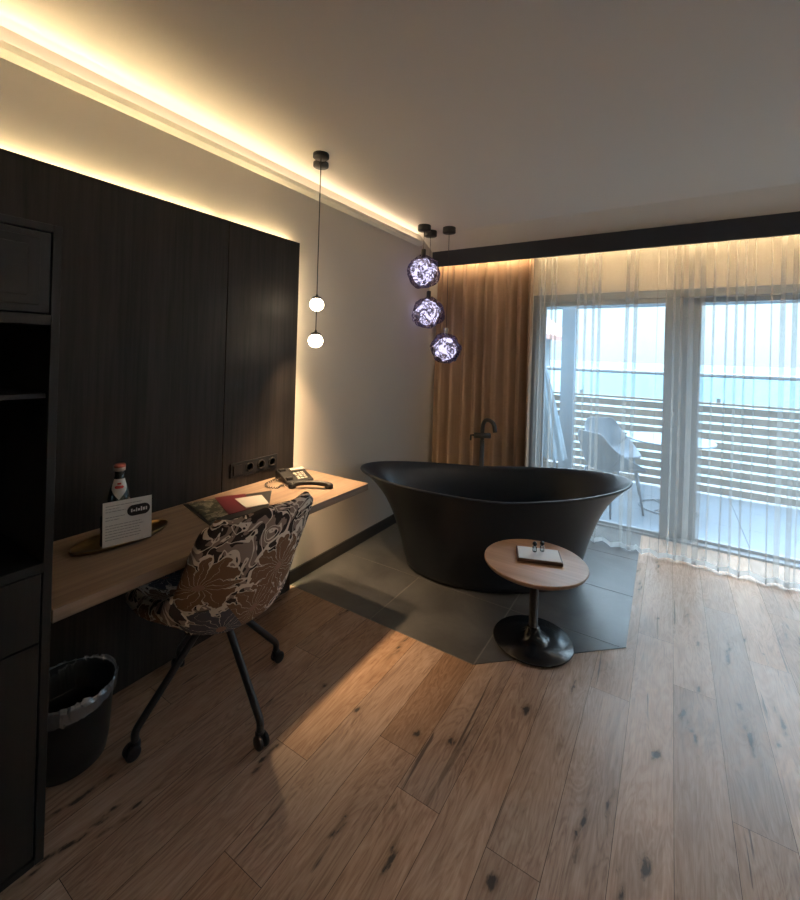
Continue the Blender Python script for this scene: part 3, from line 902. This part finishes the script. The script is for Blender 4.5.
wc = sheet('note_card', 'white card lying on top of the maroon leaflet beside the chair', 'card', q((-1.93, 1.475), (-1.775, 1.425), (-1.735, 1.535), (-1.87, 1.60)), ZD+.0090, ZD+.0112, mat('cream_card', (.42, .40, .37), .6))

# telephone
PA = -.30
t = thing('desk_phone', 'black desk telephone with its receiver lying beside it near the right desk end', 'telephone', (-1.915, 1.885, ZD), PA)
bm = new()
prof = [(-.085, .0015), (.085, .0015), (.085, .014), (-.05, .052), (-.085, .052)]
a = [bm.verts.new((x, -.085, z)) for x, z in prof]; b = [bm.verts.new((x, .085, z)) for x, z in prof]
bm.faces.new(a); bm.faces.new(b[::-1])
for i in range(5): bm.faces.new((a[i], a[(i+1) % 5], b[(i+1) % 5], b[i]))
base = obj('phone_base', bm, M_plastic, t, bevel=.005)
bm = new(); slope = math.atan2(-.038, .135)
for r_ in range(4):
    for c_ in range(3):
        M = Matrix.Translation((.010 + r_*.019 - .008, -.002 + c_*.024, .0335 - r_*.019*.281 + .0035)) @ Matrix.Rotation(-slope, 4, 'Y')
        box(bm, -.0065, .0065, -.009, .009, -.003, .004, M=M)
obj('keypad', bm, M_grayplast, base, bevel=.001)
M = Matrix.Translation((-.035, .030, .051)) @ Matrix.Rotation(-slope*.4, 4, 'Y')
obj('display', box(new(), -.016, .016, -.045, .045, -.003, .006, M=M), M_grayplast, base, bevel=.002)
obj('cradle', box(new(), -.065, -.035, -.078, -.040, .045, .062), M_plastic, base, bevel=.004)
obj('cradle', box(new(), .035, .062, -.078, -.040, .018, .036), M_plastic, base, bevel=.004)
# receiver lying on the desk, in the phone's frame
inv = Matrix.Rotation(-PA, 4, 'Z')
def L(x, y, z): v = inv @ Vector((x+1.915, y-1.885, 0)); return Vector((v.x, v.y, z))
bm = new()
pp = smooth_path([L(-1.80, 1.765, .020), L(-1.775, 1.79, .027), L(-1.72, 1.83, .030), L(-1.665, 1.865, .026), L(-1.635, 1.885, .018)], 5)
tube(bm, pp, [.013 + .003*abs(2*i/(len(pp)-1)-1) for i in range(len(pp))], 12)
for cx_, cy_ in ((-1.805, 1.762), (-1.637, 1.884)):
    c = L(cx_, cy_, 0); lathe(bm, [(0, .001), (.020, .001), (.023, .006), (.022, .022), (.012, .032), (0, .032)], 20, c.x, c.y)
hs = obj('receiver', bm, M_plastic, t, smooth=True)
bm = new()
ctr = smooth_path([L(-1.945, 1.80, .020), L(-1.97, 1.76, .012), L(-1.955, 1.70, .010), L(-1.90, 1.675, .010), L(-1.855, 1.70, .010), L(-1.87, 1.745, .010), L(-1.82, 1.755, .012)], 22)
pts = []
for i, c in enumerate(ctr):
    a = i*1.05
    pts.append(c + Vector((math.cos(a)*.0055, math.sin(a)*.003, math.sin(a)*.0055)))
tube(bm, pts, .0020, 6)
obj('coiled_cord', bm, mat('cord_black', (.05, .045, .04), .4), t, smooth=True)

# ------------------------------------------------------------------ pendants
def small_pendant(x, y, zg, label):
    t = thing('pendant_lamp', label, 'pendant lamp', (x, y, ZC), 0, 'opal globe pendants over the desk')
    bm = new(); lathe(bm, [(0, -.0002), (.046, -.0002), (.047, -.004), (.047, -.022), (.044, -.025), (0, -.026)], 36)
    obj('ceiling_rose', bm, M_black, t, smooth=True)
    bm = new(); tube(bm, [(0, 0, -.024), (0, 0, zg - ZC + .055)], .0028, 8)
    obj('cable', bm, M_black, t, smooth=True)
    bm = new(); lathe(bm, [(0, .064), (.006, .063), (.008, .052), (.026, .046), (.030, .038), (.027, .036), (0, .040)], 28); bmesh.ops.translate(bm, vec=(0, 0, zg-ZC), verts=bm.verts)
    obj('lamp_cap', bm, M_black, t, smooth=True)
    bm = new(); bmesh.ops.create_uvsphere(bm, u_segments=32, v_segments=20, radius=.043)
    bmesh.ops.scale(bm, vec=(1, 1, .92), verts=bm.verts); bmesh.ops.translate(bm, vec=(0, 0, zg-ZC), verts=bm.verts)
    obj('opal_globe', bm, M_globe, t, smooth=True)
    l = bpy.data.lights.new('downlight', 'SPOT'); l.energy = 32; l.color = (1.0, .66, .36); l.spot_size = math.radians(78); l.spot_blend = 1.0; l.shadow_soft_size = .025
    lo = bpy.data.objects.new('downlight', l); C.objects.link(lo); lo.parent = t; lo.location = (0, 0, zg-ZC-.075)
small_pendant(-1.851, 1.965, 1.831, 'upper one of the two small glowing opal globe pendants above the desk')
small_pendant(-1.767, 1.875, 1.606, 'lower one of the two small glowing opal globe pendants above the desk')

def melt_pendant(x, y, zg, r, seed, label, rot):
    t = thing('glass_pendant', label, 'pendant lamp', (x, y, ZC), rot, 'melted glass globe pendants over the bathtub')
    bm = new(); lathe(bm, [(0, -.0002), (.058, -.0002), (.059, -.004), (.059, -.046), (.056, -.05), (0, -.051)], 36)
    obj('ceiling_rose', bm, M_black, t, smooth=True)
    bm = new(); tube(bm, [(0, 0, -.05), (0, 0, zg - ZC + r + .05)], .0025, 8)
    obj('cable', bm, M_black, t, smooth=True)
    bm = new(); lathe(bm, [(0, .068), (.018, .066), (.021, .060), (.021, .0), (.024, -.004), (0, -.012)], 24); bmesh.ops.translate(bm, vec=(0, 0, zg-ZC+r-.012), verts=bm.verts)
    obj('lamp_holder', bm, M_black if seed != 3 else M_chrome, t, smooth=True)
    from mathutils import noise as mn
    def blob(rad, amp, f, sd, sub=4):
        bm = new(); bmesh.ops.create_icosphere(bm, subdivisions=sub, radius=1)
        for v in bm.verts:
            d = mn.noise(v.co*f + Vector((sd*7.3, sd*3.1, 0)))
            d2 = mn.noise(v.co*f*2.4 + Vector((sd*2.3, 0, sd*5.1)))
            k = 1 + amp*d + amp*.35*d2
            v.co = Vector((v.co.x*rad*k, v.co.y*rad*k, v.co.z*rad*k*.98))
        bmesh.ops.translate(bm, vec=(0, 0, zg-ZC), verts=bm.verts)
        return bm
    g = obj('melted_globe', blob(r, .16, 1.5, seed, 5), M_melt, t, smooth=True)
    obj('inner_diffuser', blob(r*.72, .30, 2.4, seed+5, 4), M_meltin, g, smooth=True)
melt_pendant(-1.91, 3.38, 2.285, .148, 1, 'highest of the three melted mirror glass globe pendants near the corner', .3)
melt_pendant(-1.945, 3.565, 1.935, .150, 2, 'middle of the three melted mirror glass globe pendants near the corner', 1.7)
melt_pendant(-1.74, 3.54, 1.600, .136, 3, 'lowest of the three melted mirror glass globe pendants, in front of the drape', 3.9)

# ------------------------------------------------------------------ outside
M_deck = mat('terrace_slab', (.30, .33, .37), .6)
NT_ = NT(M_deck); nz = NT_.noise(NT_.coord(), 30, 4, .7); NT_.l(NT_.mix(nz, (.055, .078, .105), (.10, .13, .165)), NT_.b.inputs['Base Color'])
bm = new()
for i in range(-4, 8):
    for j in range(4): box(bm, -.6+i*.6+.003, i*.6-.003, 4.62+j*.6+.003, 4.62+(j+1)*.6-.003, -.07, -.02)
o = obj('terrace_paving', bm, M_deck); tag(o, 'blue-grey slab paving of the terrace outside the glass', kind='structure')
struct('trim_7', box(new(), -3.2, 4.4, 4.6, 7.06, -.15, -.071), M_grout)
M_slat = streaky('weathered_larch', (.12, .09, .066), (.24, .185, .14), 'X', .7, 30)
M_slaty = streaky('weathered_larch_side', (.12, .09, .066), (.20, .155, .118), 'Y', .7, 30)
t = thing('slat_fence', 'horizontal larch slat balustrade along the far edge of the terrace', 'fence', (0, 6.3, 0))
bm = new()
for i in range(10): box(bm, -1.55, 4.2, 0, .022, .005 + i*.105, .005 + i*.105 + .078)
obj('slats', bm, M_slat, t)
obj('cap_board', box(new(), -1.60, 4.2, -.03, .06, 1.05, 1.075), M_slat, t, bevel=.003)
for x in (-1.5, .10, 2.0, 4.1): obj('fence_post', box(new(), x-.035, x+.035, .023, .09, -.02, 1.049), M_slat, t)
t = thing('slat_fence', 'short larch slat balustrade on the left side of the terrace', 'fence', (-1.68, 5.4, 0))
bm = new()
for i in range(10): box(bm, 0, .022, -.72, .84, .005 + i*.105, .005 + i*.105 + .078)
obj('slats', bm, M_slaty, t)
obj('cap_board', box(new(), -.03, .05, -.72, .84, 1.05, 1.075), M_slaty, t)
for y in (-.70, .80): obj('fence_post', box(new(), -.06, -.001, y-.03, y+.03, -.02, 1.049), M_slaty, t)
t = thing('wind_screen', 'clear glass wind screen with steel rail above the slat balustrade', 'glass screen', (0, 6.36, 1.075))
obj('glass_panel', box(new(), -1.08, 4.2, 0, .008, .001, .30), M_screen, t)
obj('hand_rail', tube(new(), [(-1.6, .004, .322), (4.2, .004, .322)], .027, 14), M_rail, t, smooth=True)
for x in (-1.04, .48, 2.2, 4.0): obj('clamp', box(new(), x-.02, x+.02, -.012, .02, .0, .05), M_rail, t)

t = thing('terrace_canopy', 'pale painted post and beam framing the terrace edge', 'pergola', (-1.19, 6.2, -.02))
obj('post', box(new(), -.085, .085, -.07, .07, 0, 2.24), M_post, t, bevel=.006)
obj('beam', box(new(), -.60, 5.2, -.05, .05, 2.24, 2.34), M_post, t, bevel=.006)
obj('post', box(new(), 4.2, 4.35, -.06, .06, 0, 2.24), M_post, t, bevel=.006)

# closed parasol leaning by the post
t = thing('parasol', 'closed pale parasol standing left of the terrace post', 'parasol', (-1.22, 5.72, -.02), 0)
bm = new(); lathe(bm, [(0, 0), (.22, 0), (.22, .04), (.03, .05), (.024, .09), (0, .09)], 32)
obj('foot', bm, M_outdark, t, smooth=True)
bm = new(); tube(bm, [(0, 0, .05), (-.02, 0, .4), (-.22, 0, 1.60)], .018, 12)
obj('pole', bm, M_post, t, smooth=True)
bm = new(); rows = []
for j in range(12):
    f = j/11; z = .30 + 1.28*f; cx = -.01 - .21*f; r = .115*(1-f)**.6 + .018
    rows.append([bm.verts.new((cx + r*(1+.18*math.sin(8*2*PI*i/48))*math.cos(2*PI*i/48), r*(1+.18*math.sin(8*2*PI*i/48))*math.sin(2*PI*i/48), z)) for i in range(48)])
for a, b in zip(rows[:-1], rows[1:]):
    for i in range(48): bm.faces.new((a[i], a[(i+1) % 48], b[(i+1) % 48], b[i]))
bm.faces.new(rows[-1])
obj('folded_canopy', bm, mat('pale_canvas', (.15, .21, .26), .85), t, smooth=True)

# outdoor chairs and table
def outdoor_chair(x, y, rz, label):
    t = thing('outdoor_chair', label, 'chair', (x, y, -.02), rz, 'terrace armchairs')
    st = [(.25, .425, .21, .01, U), (.22, .445, .235, .02, U), (.05, .430, .25, .12, U), (-.12, .425, .255, .20, U*.9), (-.20, .47, .25, .20, U*.55), (-.245, .60, .245, .13, U*.2), (-.275, .72, .225, .06, 0), (-.29, .81, .17, .03, 0), (-.293, .825, .12, .02, 0)]
    o = pad('shell_seat', st, M_outchair, t, .012, power=3.2)
    for sx, sy in ((.2, .2), (.2, -.2), (-.17, .2), (-.17, -.2)):
        obj('leg', tube(new(), [(sx*.9, sy*.85, .425), (sx*1.12, sy*1.12, .0)], [.015, .010], 10), M_outdark, t, smooth=True)
        obj('armrest_bracket', tube(new(), [(sx*.9, sy*.85, .42), (sx*.4, sy*.4, .425)], .010, 8), M_outdark, t, smooth=True)
    return t
outdoor_chair(-.52, 5.00, .87, 'nearer pale grey armchair seen from behind, outside the glass')
outdoor_chair(-.60, 5.82, -.95, 'farther pale grey armchair beside the fence, behind the terrace table')
t = thing('terrace_table', 'round white-topped terrace table between the armchairs outside', 'table', (.0, 5.42, -.02))
bm = new(); lathe(bm, [(0, .725), (.40, .725), (.41, .732), (.41, .742), (.405, .746), (0, .746)], 56)
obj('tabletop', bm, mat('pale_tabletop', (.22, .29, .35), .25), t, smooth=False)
bm = new(); tube(bm, [(0, 0, .02), (0, 0, .725)], .025, 14)
obj('pedestal', bm, M_outdark, t, smooth=True)
bm = new(); tube(bm, [(.27*math.cos(2*PI*i/40), .27*math.sin(2*PI*i/40), .012) for i in range(41)], .010, 8, caps=False)
for k_ in range(3):
    a = 2*PI*k_/3; tube(bm, [(0, 0, .03), (.27*math.cos(a), .27*math.sin(a), .012)], .010, 8)
obj('ring_foot', bm, M_outdark, t, smooth=True)

# neighbouring roof, far left
t = thing('neighbour_house', 'gabled house with red tiled roof beyond the terrace, far left', 'house', (-4.6, 12.0, -4.0))
M_rooft = mat('red_roof_tiles', (.30, .12, .09), .8)
TT = NT(M_rooft); w = TT.n('ShaderNodeTexWave', bands_direction='Y'); TT.l(TT.coord(), w.inputs[0]); w.inputs['Scale'].default_value = 3.2; w.inputs['Distortion'].default_value = 1
TT.l(TT.mix(w.outputs[1], (.18, .07, .05), (.42, .24, .20)), TT.b.inputs['Base Color'])
bm = new(); box(bm, -3.2, .9, -2, 4, 0, 6.2)
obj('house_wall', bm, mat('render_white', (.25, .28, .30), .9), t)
bm = new()
for x0, z0, x1, z1 in ((-1.2, 8.4, 1.75, 6.05), (-1.2, 8.4, -4.1, 6.05)):
    vs = [bm.verts.new(p) for p in ((x0, -2.4, z0), (x1, -2.4, z1), (x1, 4.4, z1), (x0, 4.4, z0), (x0, -2.4, z0+.14), (x1, -2.4, z1+.14), (x1, 4.4, z1+.14), (x0, 4.4, z0+.14))]
    for f in ((0, 1, 2, 3), (4, 5, 6, 7), (0, 1, 5, 4), (1, 2, 6, 5), (2, 3, 7, 6), (3, 0, 4, 7)): bm.faces.new([vs[i] for i in f])
obj('roof', bm, M_rooft, t)

# lake far below
M_lake = mat('lake_water', (.060, .105, .130), .6, spec=.2)
bm = new(); vs = [bm.verts.new(p) for p in ((-1500, 9, 0), (1500, 9, 0), (1500, 3000, 0), (-1500, 3000, 0))]; bm.faces.new(vs)
o = obj('lake', bm, M_lake); o.location = (0, 0, -14); tag(o, 'pale hazy lake reaching to the horizon', kind='structure')

# ------------------------------------------------------------------ sky
w = bpy.data.worlds.new('World'); sc.world = w; w.use_nodes = True
nt = w.node_tree; bg = nt.nodes['Background']
tc = nt.nodes.new('ShaderNodeTexCoord'); sp_ = nt.nodes.new('ShaderNodeSeparateXYZ'); nt.links.new(tc.outputs['Generated'], sp_.inputs[0])
rp = nt.nodes.new('ShaderNodeValToRGB'); nt.links.new(sp_.outputs[2], rp.inputs[0])
e = rp.color_ramp.elements
e[0].position = 0.0; e[0].color = (.19, .245, .275, 1)
e[1].position = .06; e[1].color = (.24, .305, .335, 1)
for p, c in ((.2, (.27, .335, .37)), (.45, (1.1, 1.25, 1.4)), (.6, (2.4, 2.7, 3.0)), (1.0, (3.2, 3.6, 4.0))):
    x = e.new(p); x.color = (*[min(1, k/1.45) * 1.0 for k in c], 1) if False else (*c, 1)
nt.links.new(rp.outputs[0], bg.inputs[0]); bg.inputs[1].default_value = 3.2

# sky portal helps the daylight through the glass
ld = bpy.data.lights.new('sky_portal', 'AREA'); ld.shape = 'RECTANGLE'; ld.size = 4.3; ld.size_y = 2.15; ld.cycles.is_portal = True
lo = bpy.data.objects.new('sky_portal', ld); C.objects.link(lo); lo.location = (.95, 4.56, 1.09); lo.rotation_euler = (-PI/2, 0, 0)

# ------------------------------------------------------------------ camera
cam = bpy.data.cameras.new('camera'); co_ = bpy.data.objects.new('camera', cam); C.objects.link(co_)
cam.sensor_fit = 'AUTO'; cam.sensor_width = 36; cam.lens = 432/900*36; cam.shift_y = -(450-353)/900; cam.clip_start = .02; cam.clip_end = 5000
c, s = math.cos(YAW), math.sin(YAW); cr, sr = math.cos(RL), math.sin(RL)
rw = Vector((c, s, 0)); uw = Vector((0, 0, 1)); fw = Vector((-s, c, 0))
xa = rw*cr + uw*sr; ya = uw*cr - rw*sr; za = -fw
Mx = Matrix((xa, ya, za)).transposed().to_4x4(); Mx.translation = Vector((0, 0, H_))
co_.matrix_world = Mx
sc.camera = co_
sc.view_settings.view_transform = 'Standard'; sc.view_settings.look = 'None'; sc.view_settings.gamma = 1; sc.view_settings.use_curve_mapping = False
sc.view_settings.exposure = 1.38
sc.cycles.transparent_max_bounces = 24
sc.cycles.max_bounces = 10; sc.cycles.diffuse_bounces = 6
sc.cycles.sample_clamp_indirect = 6
